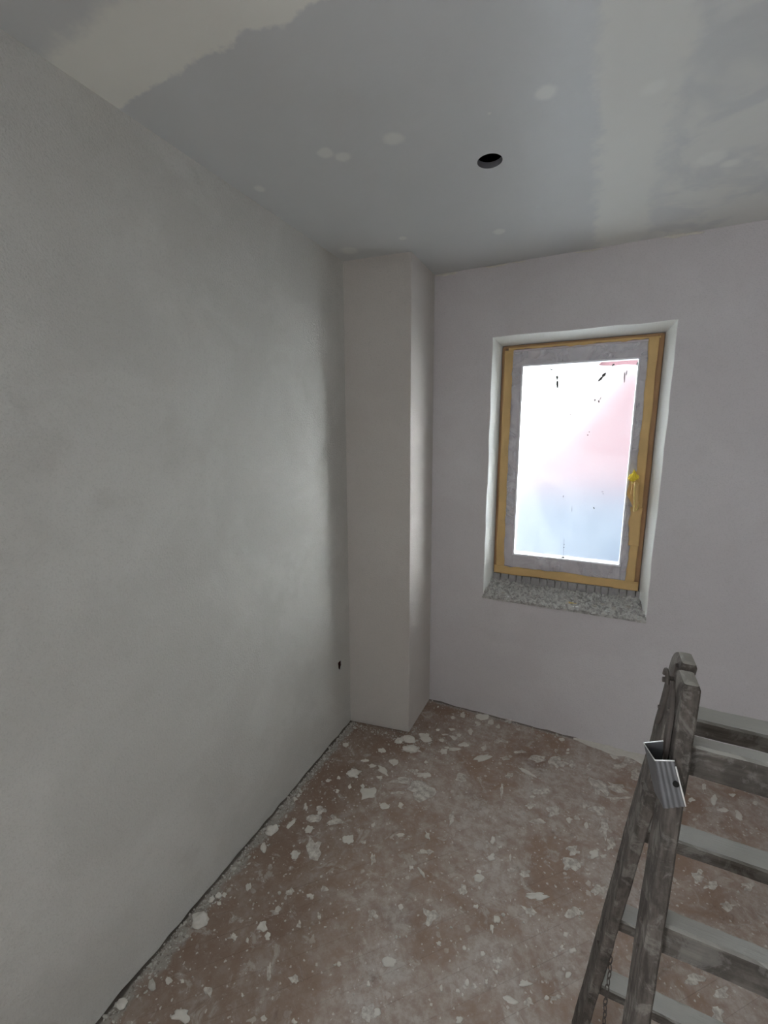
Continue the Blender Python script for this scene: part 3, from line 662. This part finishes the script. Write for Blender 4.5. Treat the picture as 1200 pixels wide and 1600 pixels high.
# ================================================================ plaster on the floor
SPL = [(-1.099,1.808,0.0198,0.0139,2.19,'b'),(-0.902,1.85,0.022,0.0173,2.04,'b'),(-0.951,1.748,0.0177,0.013,-2.76,'b'),(-0.808,1.802,0.0234,0.022,1.86,'b'),(-0.832,1.724,0.0342,0.0164,2.67,'b'),(-0.896,1.732,0.0218,0.0143,-2.73,'b'),(-0.837,1.571,0.0364,0.0338,-2.97,'b'),(-0.616,1.691,0.0572,0.0484,-2.49,'s'),(-0.682,1.782,0.0256,0.0192,-2.62,'s'),(-0.634,1.787,0.0296,0.0141,-2.68,'b'),(-0.831,1.679,0.0168,0.0107,-2.71,'b'),(-1.05,1.556,0.0147,0.0095,-2.8,'b'),(-1.012,1.589,0.0112,0.01,2.74,'b'),(-0.976,1.519,0.0111,0.0088,2.31,'b'),(-0.936,1.567,0.0128,0.0073,2.13,'b'),(-0.881,1.595,0.0128,0.0102,2.16,'b'),(-0.993,1.396,0.0259,0.0216,-3.11,'s'),(-1.062,1.382,0.0231,0.0084,2.22,'b'),(-0.991,1.346,0.0239,0.0201,3.01,'s'),(-0.903,1.383,0.0414,0.0232,-2.76,'s'),(-0.98,1.292,0.0188,0.0141,2.43,'b'),(-0.909,1.226,0.0583,0.0308,2.24,'s'),(-1.067,1.282,0.029,0.0096,-1.7,'b'),(-1.101,1.144,0.0269,0.0101,2.33,'b'),(-0.966,1.175,0.0203,0.0164,2.77,'o'),(-0.804,1.326,0.0239,0.0208,-3,'b'),(-0.74,1.429,0.0108,0.0096,2.15,'b'),(-0.786,1.38,0.0105,0.0087,2.21,'s'),(-0.741,1.343,0.0107,0.0092,2.2,'s'),(-0.736,1.537,0.0217,0.0146,-2.71,'o'),(-0.674,1.574,0.0133,0.0128,-2.3,'b'),(-0.721,1.628,0.0282,0.0098,-2.7,'s'),(-0.616,1.436,0.018,0.0087,-2.69,'b'),(-0.51,1.481,0.0157,0.0086,1.88,'b'),(-0.675,1.296,0.021,0.0102,2.05,'s'),(-0.489,1.411,0.0311,0.013,-2.68,'s'),(-1.13,1.396,0.0125,0.0101,2.78,'b'),(-1.127,1.419,0.0101,0.0069,2.4,'b'),(-0.717,1.712,0.05,0.0189,-2.7,'s'),(-0.736,2.052,0.0289,0.0239,-2.51,'b'),(-0.741,1.932,0.0367,0.0277,-2.62,'s'),(-0.834,1.976,0.0204,0.0188,1.75,'b'),(-0.636,2.061,0.0127,0.0112,1.31,'b'),(-0.6,1.984,0.0187,0.0158,-2.32,'b'),(-0.683,2.132,0.0124,0.0106,-2.36,'b'),(-0.66,1.871,0.0111,0.0088,-2.55,'b'),(-0.633,2.276,0.014,0.0119,1.35,'b'),(-0.592,2.328,0.0239,0.0147,1.73,'b'),(-0.481,2.353,0.042,0.0276,-2.53,'b'),(-0.423,2.331,0.0221,0.0167,1.4,'b'),(-0.487,2.282,0.0212,0.015,1.58,'b'),(-0.375,2.309,0.0163,0.0122,1.36,'b'),(-0.509,2.199,0.023,0.0138,1.71,'b'),(-0.562,2.143,0.016,0.0105,1.72,'b'),(-0.61,2.173,0.0166,0.0097,-2.63,'b'),(-0.636,2.111,0.0162,0.0055,-2.69,'b'),(-0.585,2.108,0.0227,0.013,2.68,'b'),(-0.637,2.061,0.0133,0.0113,1.52,'b'),(-0.517,2.079,0.0275,0.0188,-2.54,'b'),(-0.554,2.022,0.0299,0.0142,-2.66,'b'),(-0.726,2.054,0.025,0.0181,1.82,'b'),(-0.6,1.981,0.0154,0.0098,-2.61,'b'),(-0.593,2.019,0.0125,0.0072,-2.63,'b'),(-0.411,2.093,0.0205,0.0164,1.24,'s'),(-0.401,2.028,0.0574,0.0202,-2.27,'b'),(-0.629,1.786,0.0215,0.0146,-2.63,'b'),(-0.463,1.844,0.0247,0.0205,-2.22,'s'),(-0.34,2.2,0.0282,0.0212,-2.27,'s'),(-0.231,2.154,0.0257,0.0111,-2.63,'s'),(-0.142,2.139,0.0405,0.0274,-2.34,'s'),(-0.045,2.155,0.0416,0.0281,-2.24,'s'),(0.022,2.175,0.0345,0.0158,1.49,'s'),(0.098,2.189,0.0273,0.012,1.46,'s'),(-0.037,2.347,0.0172,0.0117,-2.12,'b'),(-0.001,2.277,0.0124,0.0083,-2.05,'b'),(-0.004,2.249,0.0116,0.0061,-2.53,'b'),(0.243,2.264,0.0424,0.0234,-2.41,'s'),(0.291,2.345,0.0486,0.0245,1.29,'s'),(0.309,2.239,0.0401,0.0145,1.41,'s'),(0.215,2.324,0.0257,0.0142,2.57,'b'),(0.145,2.07,0.0552,0.0439,1.58,'s'),(0.223,2.107,0.0423,0.0201,-3.12,'s'),(0.233,2.044,0.0579,0.0075,-2.69,'s'),(-0.296,2.07,0.0252,0.012,-2.62,'s'),(-0.258,1.96,0.023,0.017,1.29,'s'),(-0.174,2.019,0.0519,0.0094,2.85,'b'),(-0.11,1.926,0.0418,0.0216,-2.57,'s'),(-0.469,1.849,0.0266,0.0222,-2.17,'s'),(-0.255,1.961,0.0199,0.0139,1.43,'s'),(-0.103,1.929,0.0349,0.0192,-2.54,'s'),(-0.136,1.876,0.0116,0.0073,-2.45,'b'),(-0.144,1.82,0.0248,0.0171,-2.34,'s'),(-0.093,1.756,0.0316,0.0125,-2.64,'s'),(-0.043,1.832,0.0308,0.0213,-2.12,'s'),(0.025,1.816,0.0165,0.0097,1.36,'b'),(0.058,1.846,0.0153,0.0095,1.25,'s'),(0.093,1.82,0.0183,0.0066,1.52,'b'),(0.084,1.932,0.0216,0.0138,1.13,'s'),(0.143,1.925,0.0371,0.0171,-2.56,'s'),(0.162,1.843,0.0475,0.013,1.51,'s'),(0.186,1.768,0.0345,0.0151,1.41,'s'),(0.123,1.689,0.0214,0.0135,-2.2,'b'),(0.16,1.698,0.0144,0.0074,-2.5,'b'),(0.048,1.67,0.0273,0.0179,-2.23,'s'),(0.044,1.605,0.0397,0.0261,1.13,'s'),(0.14,1.543,0.0301,0.0186,-2.27,'s'),(-0.256,1.577,0.0182,0.0095,1.68,'b'),(-0.224,1.558,0.0099,0.0058,-2.56,'b'),(-0.25,1.498,0.016,0.0125,-2.21,'b'),(-0.274,1.397,0.0175,0.013,-2.41,'b'),(-0.28,1.423,0.0102,0.0077,-2.39,'b'),(-0.165,1.485,0.0188,0.0092,-2.61,'s'),(-0.118,1.492,0.0187,0.0097,-2.58,'s'),(-0.179,1.531,0.0132,0.0046,1.7,'b'),(-0.319,1.331,0.0191,0.0151,1.5,'s'),(-0.479,1.326,0.0208,0.0069,2.56,'b'),(-0.521,1.325,0.0094,0.0087,-2.36,'b'),(-0.067,1.429,0.0329,0.006,-2.69,'b'),(-0.511,1.483,0.0209,0.0053,2.32,'b'),(-0.274,1.865,0.0411,0.0079,1.74,'s'),(-0.446,1.614,0.0346,0.0127,1.84,'s'),(-0.066,1.418,0.0344,0.0105,-2.67,'b'),(-0.394,1.193,0.0264,0.0223,1.63,'s'),(-0.504,1.176,0.0104,0.0091,-2.6,'b'),(-0.318,1.328,0.0205,0.0136,1.7,'s'),(-0.258,1.292,0.01,0.0072,-2.47,'b'),(-0.183,1.28,0.0132,0.0094,1.47,'b'),(-0.193,1.246,0.015,0.0068,1.71,'b'),(-0.085,1.357,0.0197,0.0128,-3.13,'s'),(0.057,1.42,0.0258,0.0154,-2.41,'s'),(0.037,1.334,0.0102,0.0069,-2.1,'b'),(0.026,1.286,0.0137,0.0091,-2.26,'s'),(0.061,1.294,0.0158,0.0086,-2.5,'b'),(0.007,1.258,0.0098,0.0067,-2.07,'s'),(0.05,1.216,0.0115,0.0075,1.18,'b'),(-0.072,1.135,0.0211,0.0067,-2.67,'b'),(-0.103,1.077,0.0209,0.0086,-2.92,'b'),(-0.052,1.095,0.0135,0.0092,-2.36,'s'),(-0.156,1.156,0.0154,0.012,-1.99,'s'),(-0.156,1.128,0.0073,0.0055,2.84,'b'),(-0.206,1.159,0.008,0.0064,-2.03,'b'),(-0.232,1.064,0.0087,0.0061,1.64,'b'),(-0.177,1.091,0.0063,0.0045,1.52,'b'),(-0.209,1.066,0.0097,0.0073,-2.41,'s'),(-0.468,1.009,0.0181,0.0127,-2.69,'b'),(-0.344,1.127,0.0075,0.0062,-2.41,'b'),(-0.263,1.149,0.0075,0.0054,1.62,'b'),(-0.299,1.016,0.0096,0.0046,1.85,'b'),(-0.314,0.966,0.0046,0.0035,-2.56,'b'),(-0.229,0.969,0.0125,0.0084,-2.56,'b'),(-0.25,1.032,0.0069,0.0052,-2.46,'b'),(-0.236,1.028,0.0062,0.004,1.71,'b'),(-0.005,1.13,0.0074,0.0051,-2.24,'b'),(0.019,1.141,0.0181,0.0059,-2.65,'s'),(-0.91,0.917,0.0192,0.0144,3.08,'o'),(-0.873,0.899,0.0124,0.0093,3.11,'b'),(-1.05,0.997,0.0147,0.0061,2.38,'b'),(-1.105,0.937,0.0118,0.0078,-3.05,'b'),(-1.102,0.908,0.0093,0.0065,2.98,'b'),(-0.815,1.07,0.0152,0.0088,-2.79,'b'),(-0.899,0.974,0.0158,0.0112,-2.99,'s'),(-0.979,0.85,0.0152,0.0096,-2.97,'s'),(-0.751,1.028,0.0128,0.0083,2.27,'s'),(-0.613,0.935,0.0084,0.0075,3.11,'b'),(-0.506,0.93,0.0076,0.0068,2.22,'b'),(-0.473,1.007,0.0219,0.014,-2.7,'b'),(-0.451,0.883,0.013,0.0113,-2.76,'b'),(-0.474,0.872,0.0189,0.0165,2.17,'s'),(-0.715,0.841,0.0138,0.0106,-3.05,'s'),(-0.796,0.974,0.0119,0.0069,2.3,'s'),(-0.805,0.827,0.0213,0.0057,2.29,'s'),(-0.94,0.707,0.0126,0.0085,2.92,'s'),(-0.584,1.11,0.0181,0.0163,-2.84,'s'),(-0.635,1.104,0.0067,0.005,-2.78,'b'),(-0.926,0.862,0.0095,0.0043,2.4,'b'),(-0.894,1.05,0.0138,0.0111,2.96,'s'),(-0.785,1.113,0.0134,0.0079,-2.78,'s'),(-0.712,1.006,0.0053,0.0031,-2.78,'b'),(-0.838,0.744,0.0061,0.0034,2.48,'b'),(-0.658,0.762,0.0091,0.0065,-2.93,'s'),(-0.747,0.729,0.0093,0.0064,-2.99,'s'),(-0.965,0.63,0.0299,0.0159,-2.91,'b'),(-1.07,0.673,0.0136,0.0084,3.04,'o'),(-1.032,0.69,0.0077,0.0049,2.95,'b'),(-0.877,0.907,0.0059,0.0045,3.1,'b'),(-1.042,1,0.0139,0.0043,2.34,'b'),(-0.069,1.141,0.0127,0.0059,-2.61,'s'),(0.622,2.22,0.0321,0.0113,1.26,'b'),(0.646,2.163,0.0235,0.0114,-2.36,'b'),(0.701,2.156,0.0312,0.0116,1.56,'b'),(0.652,1.865,0.0197,0.0093,-2.21,'s'),(0.48,1.757,0.0353,0.0163,1.16,'s'),(0.515,1.734,0.0348,0.0164,-2.42,'s'),(0.644,1.795,0.0272,0.0121,-2.42,'s'),(0.404,1.372,0.0329,0.0157,-2.44,'s'),(0.476,1.371,0.0255,0.0111,-2.48,'s'),(0.553,1.498,0.0207,0.0091,-2.45,'s'),(0.446,1.3,0.0291,0.0133,1.11,'s'),(0.527,2.168,0.0173,0.009,-2.31,'b'),(0.597,2.282,0.0239,0.0072,1.31,'b'),(0.705,2.283,0.0171,0.0079,-2.4,'b'),(0.787,2.27,0.0162,0.0075,-2.18,'b'),(0.37,1.264,0.0126,0.0062,-2.4,'s'),(0.551,1.677,0.0304,0.0134,-2.46,'s')]
for i, (x, y, a, b, th, ty) in enumerate(SPL):
    bm = bmesh.new(); L = 2*max(a, b)
    t = .0008 if ty == 's' else min(.005, .0018+.04*L)
    c0, s0 = math.cos(th), math.sin(th)
    blob(bm, (0, 0, 0), 2*a, 2*b, t, th, 16 if L > .03 else 11, i*1.7, rough=.75 if ty == 's' else .5, ringy=ty == 'o')
    o = obj('plaster_smear' if ty == 's' else 'plaster_splat', bm, M_smear if ty == 's' else M_splat, floor, True); o.location = (x, y, -.0002)
# crumbs, thick along the left wall and the back wall
bm = bmesh.new(); rc = random.Random(21)
for i in range(2300):
    m_ = rc.random()
    if m_ < .40: x = XL+.004+abs(rc.gauss(0, .032)); y = rc.uniform(.3, 1.98)
    elif m_ < .54: y = YB-.004-abs(rc.gauss(0, .018)); x = rc.uniform(-.82, 1.3)
    elif m_ < .63: y = 1.98+.055*(x+1.172)/.35-abs(rc.gauss(0, .016)) if False else 1.985-abs(rc.gauss(0, .016)); x = rc.uniform(-1.16, -.80)
    elif m_ < .74: x = rc.gauss(-.80, .09); y = rc.gauss(2.0, .05)
    else: x = rc.uniform(-1.15, .9); y = rc.uniform(.3, 2.36)
    if x < -.815 and y > 1.985+.155*(x+1.172): continue
    if x < XL+.004 or (x > -.03 and y < 1.35) or (x > -.02 and y > 2.26): continue
    s = min(.009, .0010+rc.expovariate(1/.0013))
    if rc.random() < .03 and m_ < .5: s *= 1.6
    rock(bm, (x, y, s*.3), s*rc.uniform(.8, 1.6), s*rc.uniform(.7, 1.1), s*rc.uniform(.35, .8), rc.uniform(0, 6), i)
tag(obj('plaster_crumbs', bm, M_crumb), 'scattered plaster crumbs along the wall edges and over the brown floor', 'debris', kind='stuff')
# lumps one could pick up
def lump(name, c, sx, sy, sz, rot, seed, label, mt=M_lump, sub=3, amp=.45):
    bm = bmesh.new(); bmesh.ops.create_icosphere(bm, subdivisions=sub, radius=1); R_ = Matrix.Rotation(rot, 3, 'Z')
    for v in bm.verts:
        n_ = v.co.copy(); k = 1+amp*noise.noise(n_*1.5+Vector((seed, 0, 0)))+.22*noise.noise(n_*4+Vector((0, seed, 0)))+.09*noise.noise(n_*10)
        q = Vector((n_.x*sx, n_.y*sy, 0))*k; z = n_.z*k*sz; q.z = z if z > -.2*sz else -.2*sz
        v.co = R_ @ q
        v.co.z += .2*sz
    o = obj(name, bm, mt, None, True); o.location = c; tag(o, label, 'rubble'); return o
lump('plaster_lump', (-1.118, .836, .0005), .030, .024, .016, .5, 3, 'large pale plaster lump against the foot of the left wall, nearest big one')
lump('plaster_lump', (-1.122, 1.222, .0005), .027, .022, .013, 1.1, 9, 'plaster lump by the left wall about midway to the pier', amp=.6)
lump('plaster_lump', (-1.145, .574, .0005), .016, .013, .012, .2, 14, 'small plaster lump on the left wall edge at the bottom of the picture')
lump('plaster_lump', (-.800, 1.985, .0005), .034, .028, .016, .3, 21, 'rounded plaster lump heaped at the foot of the pier corner', amp=.3)
lump('plaster_lump', (-.765, 1.925, .0005), .040, .022, .010, .5, 27, 'flat broken plaster chunk just in front of the pier corner', amp=.7)
lump('plaster_lump', (-.715, 2.03, .0005), .028, .022, .010, .1, 33, 'plaster chunk on the floor right of the pier corner')
lump('plaster_lump', (-.850, 1.952, .0005), .020, .014, .012, .9, 39, 'crumbly plaster bit on the floor left of the pier corner', amp=.8)
lump('plaster_lump', (-.958, 1.646, .0005), .030, .024, .008, .4, 45, 'star-shaped flat plaster patch on brown floor left of the pier', amp=.9)
lump('plaster_lump', (-1.122, .925, .0005), .012, .010, .009, .4, 51, 'small white plaster bit by left wall beyond the largest lump')
lump('plaster_lump', (-1.135, .905, .0005), .010, .009, .008, 1.4, 57, 'tiny plaster bit touching the left wall beside the largest lump')
# pile of loose mortar at the foot of the back wall, left of the ladder
bm = bmesh.new(); nx, ny = 60, 16; g = [[None]*(ny+1) for _ in range(nx+1)]
for i in range(nx+1):
    for j in range(ny+1):
        x = .02+.62*i/nx; t = j/ny; env = math.sin(PI*i/nx)**.6*(.7+.6*noise.noise(Vector((x*9, 0, 2))))
        y = 2.388-t*.085*max(.15, env)
        z = max(0, .016*env*(1-t)**.8*(1+.6*noise.noise(Vector((x*30, y*30, 0)))))+(.002 if t < .98 else -.001)
        g[i][j] = bm.verts.new((x, y, z))
for i in range(nx):
    for j in range(ny): bm.faces.new((g[i][j], g[i+1][j], g[i+1][j+1], g[i][j+1]))
ext = bmesh.ops.extrude_face_region(bm, geom=bm.faces[:])
for v in [q for q in ext['geom'] if isinstance(q, bmesh.types.BMVert)]: v.co.z = -.001
tag(obj('mortar_residue', bm, M_splat), 'low ridge of mortar residue along the foot of the back wall below the window', 'rubble', kind='stuff')

# ================================================================ the ladder
lad = empty('wooden_stepladder', (.33, .82, 0)); tag(lad, 'weathered wooden stepladder smeared with plaster standing in the right foreground', 'ladder')
XC = .41
def stile(x0, y0, zr, fl, ti, w_, d, ztop, right=False, seed=0):
    """x0,y0 = near left edge at height zr; flare fl and lean ti per metre of drop"""
    bm = bmesh.new(); rings = []; N = 90; rt = .012
    for i in range(N+1):
        z = ztop*(1-i/N) if i > 12 else ztop-(ztop/N*12)*(i/12)**1.6
        dz = zr-z; x = x0-fl*dz; y = y0+ti*dz; s = ztop-z
        cut = rt-math.sqrt(max(0, rt*rt-(rt-s)**2)) if s < rt else 0
        cutl = .006-math.sqrt(max(0, .006**2-(.006-s)**2)) if s < .006 else 0
        rb_ = .050; cutb = rb_-math.sqrt(max(0, rb_*rb_-(rb_-s)**2)) if s < rb_ else 0
        xa, xb = x+cutl*.7, x+w_-cut*.75; ya, yb = y+cutl, y+d-cutb; c = min(.0028, (xb-xa)*.3)
        loop = [(xa+c, ya), (xb-c, ya), (xb, ya+c), (xb, yb-c), (xb-c, yb), (xa+c, yb), (xa, yb-c), (xa, ya+c)]
        rr = []
        for (px, py) in loop:
            q = Vector((px*9+seed, py*9, z*5)); q2 = Vector((px*60, py*60+seed, z*22))
            px += .0012*noise.noise(q)+.0010*noise.noise(q2); py += .0012*noise.noise(q+Vector((5, 5, 5)))+.0010*noise.noise(q2+Vector((3, 1, 7)))
            if right: px = 2*XC-px
            rr.append(bm.verts.new((px, py, z)))
        rings.append(rr)
    for a, b in zip(rings, rings[1:]):
        for k in range(8): bm.faces.new((a[k], a[(k+1) % 8], b[(k+1) % 8], b[k]))
    bm.faces.new(rings[0][::-1]); bm.faces.new(rings[-1])
    return obj('stile', bm, M_wood, lad)
B = dict(x0=.1527, y0=.7387, zr=1.365, fl=.0501, ti=-.16, w_=.0225, d=.078)
A = dict(x0=.169, y0=.811, zr=1.3625, fl=.0761, ti=.16, w_=.0225, d=.078)
stB = stile(**B, ztop=1.302, seed=1); stile(**B, ztop=1.302, right=True, seed=2)
stA = stile(**A, ztop=1.290, seed=3); stile(**A, ztop=1.290, right=True, seed=4)
def rung(Q, ztop, yoff, dep, hh, seed, back=.0):
    dz = Q['zr']-ztop; xl = Q['x0']-Q['fl']*dz+Q['w_']-.004; xr = 2*XC-xl; y = Q['y0']+Q['ti']*dz+yoff
    bm = bmesh.new(); N = 40; rings = []
    for i in range(N+1):
        x = xl+(xr-xl)*i/N; rr = []
        sag = -.004*math.sin(PI*i/N)*.5
        for (py, pz) in ((y+.003, ztop), (y, ztop-.004), (y+Q['ti']*(hh*.9), ztop-hh+.003), (y+.003+Q['ti']*hh, ztop-hh), (y+dep-.003+Q['ti']*hh, ztop-hh), (y+dep+Q['ti']*hh*.9, ztop-hh+.003), (y+dep, ztop-.004), (y+dep-.003, ztop)):
            q = Vector((x*14, py*30+seed, pz*30)); py += .0012*noise.noise(q)+.0007*noise.noise(q*4); pz += .0012*noise.noise(q+Vector((4, 4, 4)))+.0007*noise.noise(q*4+Vector((1, 2, 3)))
            rr.append(bm.verts.new((x, py, pz+sag)))
        rings.append(rr)
    for a, b in zip(rings, rings[1:]):
        for k in range(8): bm.faces.new((a[k], a[(k+1) % 8], b[(k+1) % 8], b[k]))
    bm.faces.new(rings[0][::-1]); bm.faces.new(rings[-1])
    return obj('rung', bm, M_rung, lad)
for i, z in enumerate((1.206, .922, .636, .350)): rung(B, z, .010, .030, .048, i*3)
for i, z in enumerate((1.174, .880, .586, .328, .070)): rung(A, z, .012, .050, .036, 20+i*3)
# iron strap hinge on the left face: two straps meeting at a pivot bolt
def strap(pts, w_, th, name, mt, parent, x_of):
    bm = bmesh.new(); N = len(pts); L = []
    for i, (y, z) in enumerate(pts):
        a = Vector(pts[max(i-1, 0)]); b = Vector(pts[min(i+1, N-1)]); d = (b-a).normalized(); n_ = Vector((-d.y, d.x)); k = w_[i] if isinstance(w_, list) else w_
        L.append([(y+n_.x*k*s, z+n_.y*k*s) for s in (-1, -.75, 0, .75, 1)])
    fr = []; bk = []
    for i, row in enumerate(L):
        fr.append([bm.verts.new((x_of(y, z)-th*(1 if 0 < j < 4 else .45)+.0006*noise.noise(Vector((y*90, z*90, 1))), y, z)) for j, (y, z) in enumerate(row)])
        bk.append([bm.verts.new((x_of(y, z), y, z)) for y, z in row])
    for i in range(N-1):
        for j in range(4): bm.faces.new((fr[i][j], fr[i+1][j], fr[i+1][j+1], fr[i][j+1])); bm.faces.new((bk[i][j], bk[i][j+1], bk[i+1][j+1], bk[i+1][j]))
        bm.faces.new((fr[i][0], bk[i][0], bk[i+1][0], fr[i+1][0])); bm.faces.new((fr[i][4], fr[i+1][4], bk[i+1][4], bk[i][4]))
    bm.faces.new([fr[0][j] for j in range(5)]+[bk[0][j] for j in range(4, -1, -1)]); bm.faces.new([fr[-1][j] for j in range(4, -1, -1)]+[bk[-1][j] for j in range(5)])
    return obj(name, bm, mt, parent)
xB = lambda y, z: B['x0']-B['fl']*(B['zr']-z)-.0008
xA = lambda y, z: A['x0']-A['fl']*(A['zr']-z)-.0008
yB = lambda z, o: B['y0']+B['ti']*(B['zr']-z)+o
yA = lambda z, o: A['y0']+A['ti']*(A['zr']-z)+o
zs = [1.272-.011*i for i in range(14)]
hB = strap([(yB(z, .060-.020*min(1, i/4)), z) for i, z in enumerate(zs)], [.004, .010, .013]+[.013]*9+[.010, .004], .0050, 'hinge_strap', M_iron, lad, xB)
hA = strap([(yA(z, .018+.022*min(1, i/4)), z) for i, z in enumerate(zs)], [.004, .010, .013]+[.013]*9+[.010, .004], .0045, 'hinge_strap', M_iron, lad, xA)
bm = bmesh.new(); tube(bm, [(.138, .803, 1.262), (.152, .803, 1.262)], .0075, 12); tube(bm, [(.134, .803, 1.262), (.1385, .803, 1.262)], .0045, 8); obj('pivot_bolt', bm, M_iron, lad)
bm = bmesh.new(); arc = [(.1375, .803+.017*math.cos(a), 1.262+.017*math.sin(a)) for a in [PI*(.02+.96*k/12) for k in range(13)]]
arc = [(x+.0012, y, z) for x, y, z in arc]; tube(bm, arc, .0030, 8); obj('hinge_loop', bm, M_iron, lad)
for (z, o, xf, yf) in ((1.235, .04, xB, yB), (1.165, .04, xB, yB), (1.235, .04, xA, yA), (1.165, .04, xA, yA)):
    bm = bmesh.new(); x = xf(0, z); y = yf(z, o); tube(bm, [(x-.008, y, z), (x-.003, y, z)], [.0030, .0048], 8); obj('rivet', bm, M_iron, lad)

# galvanised channel clipped over the near stile, open at the top
T1, T2, B2, B1 = Vector((.120, .703, 1.178)), Vector((.1445, .704, 1.185)), Vector((.163, .6925, 1.124)), Vector((.1365, .6915, 1.110))
F1, F2 = Vector((.1085, .739, 1.178)), Vector((.1345, .741, 1.189)); G1, G2 = Vector((.1285, .728, 1.106)), Vector((.1365, .730, 1.110))
def quad_plate(a, b, c, d, th, name, parent, holes=[], ribs=0):
    """a,b top left/right, c,d bottom right/left"""
    n_ = (b-a).cross(d-a).normalized()
    bm = bmesh.new(); f = lambda u, v, t: (a*(1-u)+b*u)*(1-v)+(d*(1-u)+c*u)*v+n_*t
    if ribs:
        NU, NV = 24, 10
        g = [[bm.verts.new(f(i/NU, j/NV, .0007*math.sin(i/NU*ribs*2*PI))) for j in range(NV+1)] for i in range(NU+1)]
        h = [[bm.verts.new(f(i/NU, j/NV, .0007*math.sin(i/NU*ribs*2*PI)+th)) for j in range(NV+1)] for i in range(NU+1)]
        for i in range(NU):
            for j in range(NV):
                if holes and 15 <= i < 19 and 4 <= j < 6: continue
                bm.faces.new((g[i][j], g[i+1][j], g[i+1][j+1], g[i][j+1])); bm.faces.new((h[i][j], h[i][j+1], h[i+1][j+1], h[i+1][j]))
            bm.faces.new((g[i][0], h[i][0], h[i+1][0], g[i+1][0])); bm.faces.new((g[i][NV], g[i+1][NV], h[i+1][NV], h[i][NV]))
        for j in range(NV): bm.faces.new((g[0][j], g[0][j+1], h[0][j+1], h[0][j])); bm.faces.new((g[NU][j], h[NU][j], h[NU][j+1], g[NU][j+1]))
    else:
        plate(bm, [(0, 0), (1, 0), (1, 1), (0, 1)], [], f, th)
    return obj(name, bm, M_steel, parent)
brk = quad_plate(T1, T2, B2, B1, .0012, 'steel_bracket', lad, ribs=4)
quad_plate(F1, T1, B1, G1, .0010, 'flange', brk); quad_plate(F2, F1, G1, G2, .0010, 'flange', brk)
bm = bmesh.new()
for a, b in ((F2, F1), (F1, T1), (T1, T2)): tube(bm, [a+Vector((0, 0, .0004)), b+Vector((0, 0, .0004))], .0009, 6)
tag(obj('edge_highlight', bm, M_edge, brk), 'white edge highlight drawn as a thin metal rim')  # thin bright tubes stand in for highlights on the top edges
bm = bmesh.new(); tube(bm, [T2+(B2-T2)*s for s in (.12, .25, .5, .75, 1.0)], [.0011, .0013, .0010, .0014, .0008], 6); obj('bent_lip', bm, M_edge, brk)
hp = (T1+(T2-T1)*.80)*.50+(B1+(B2-B1)*.80)*.50; nrm = (T2-T1).cross(B1-T1).normalized(); nrm = nrm if nrm.y < 0 else -nrm
bm = bmesh.new(); tube(bm, [hp-nrm*.002, hp+nrm*.0016], .0044, 12); tag(obj('hole_shade_plug', bm, M_dark, brk), 'dark round plug for the shade in a screw hole')  # solid dark cylinder painted as the shade inside a hole

# nails and bolts on the stiles' left faces
for (z, o, xf, yf, r) in ((.890, .035, xB, yB, .0045), (.848, .033, xB, yB, .0050), (.560, .018, xA, yA, .0035), (.455, .030, xA, yA, .0040), (.72, .05, xA, yA, .003), (.98, .03, xA, yA, .003)):
    bm = bmesh.new(); x = xf(0, z)+.001; y = yf(z, o)
    tube(bm, [(x-.0045, y, z), (x-.003, y, z), (x+.001, y, z)], [r*.6, r, r], 8); tube(bm, [(x-.001, y, z-.003), (x-.0015, y-.001, z-.018)], [.002, .0006], 6); obj('nail', bm, M_iron, lad)

# safety chain hanging from the rear left stile
ce = empty('chain', (.125, .966, .455)); ce.parent = lad; ce.matrix_parent_inverse = lad.matrix_world.inverted()
def link_mesh():
    bm = bmesh.new(); pts = []
    for k in range(20):
        a = 2*PI*k/20; pts.append((.0042*math.cos(a), 0, .0092*math.sin(a)+(.0030 if math.sin(a) > 0 else -.0030)*abs(math.sin(a))))
    tube(bm, pts, .0013, 6, closed=True); me = bpy.data.meshes.new('chain_link'); bm.to_mesh(me); bm.free(); me.materials.append(M_iron)
    for q in me.polygons: q.use_smooth = True
    return me
lm = link_mesh(); pitch = .0205
for k in range(22):
    o = bpy.data.objects.new('chain_link', lm); C.objects.link(o); o.parent = ce
    o.location = (.0012*math.sin(k*.9), .001*math.cos(k*.7), -.012-k*pitch); o.rotation_euler = (0, .05*math.sin(k*1.3), (k % 2)*PI/2+.5+.2*math.sin(k))
bm = bmesh.new(); tube(bm, [(.119, .970, .456), (.1255, .966, .456)], .0022, 8); obj('chain_staple', bm, M_iron, lad)
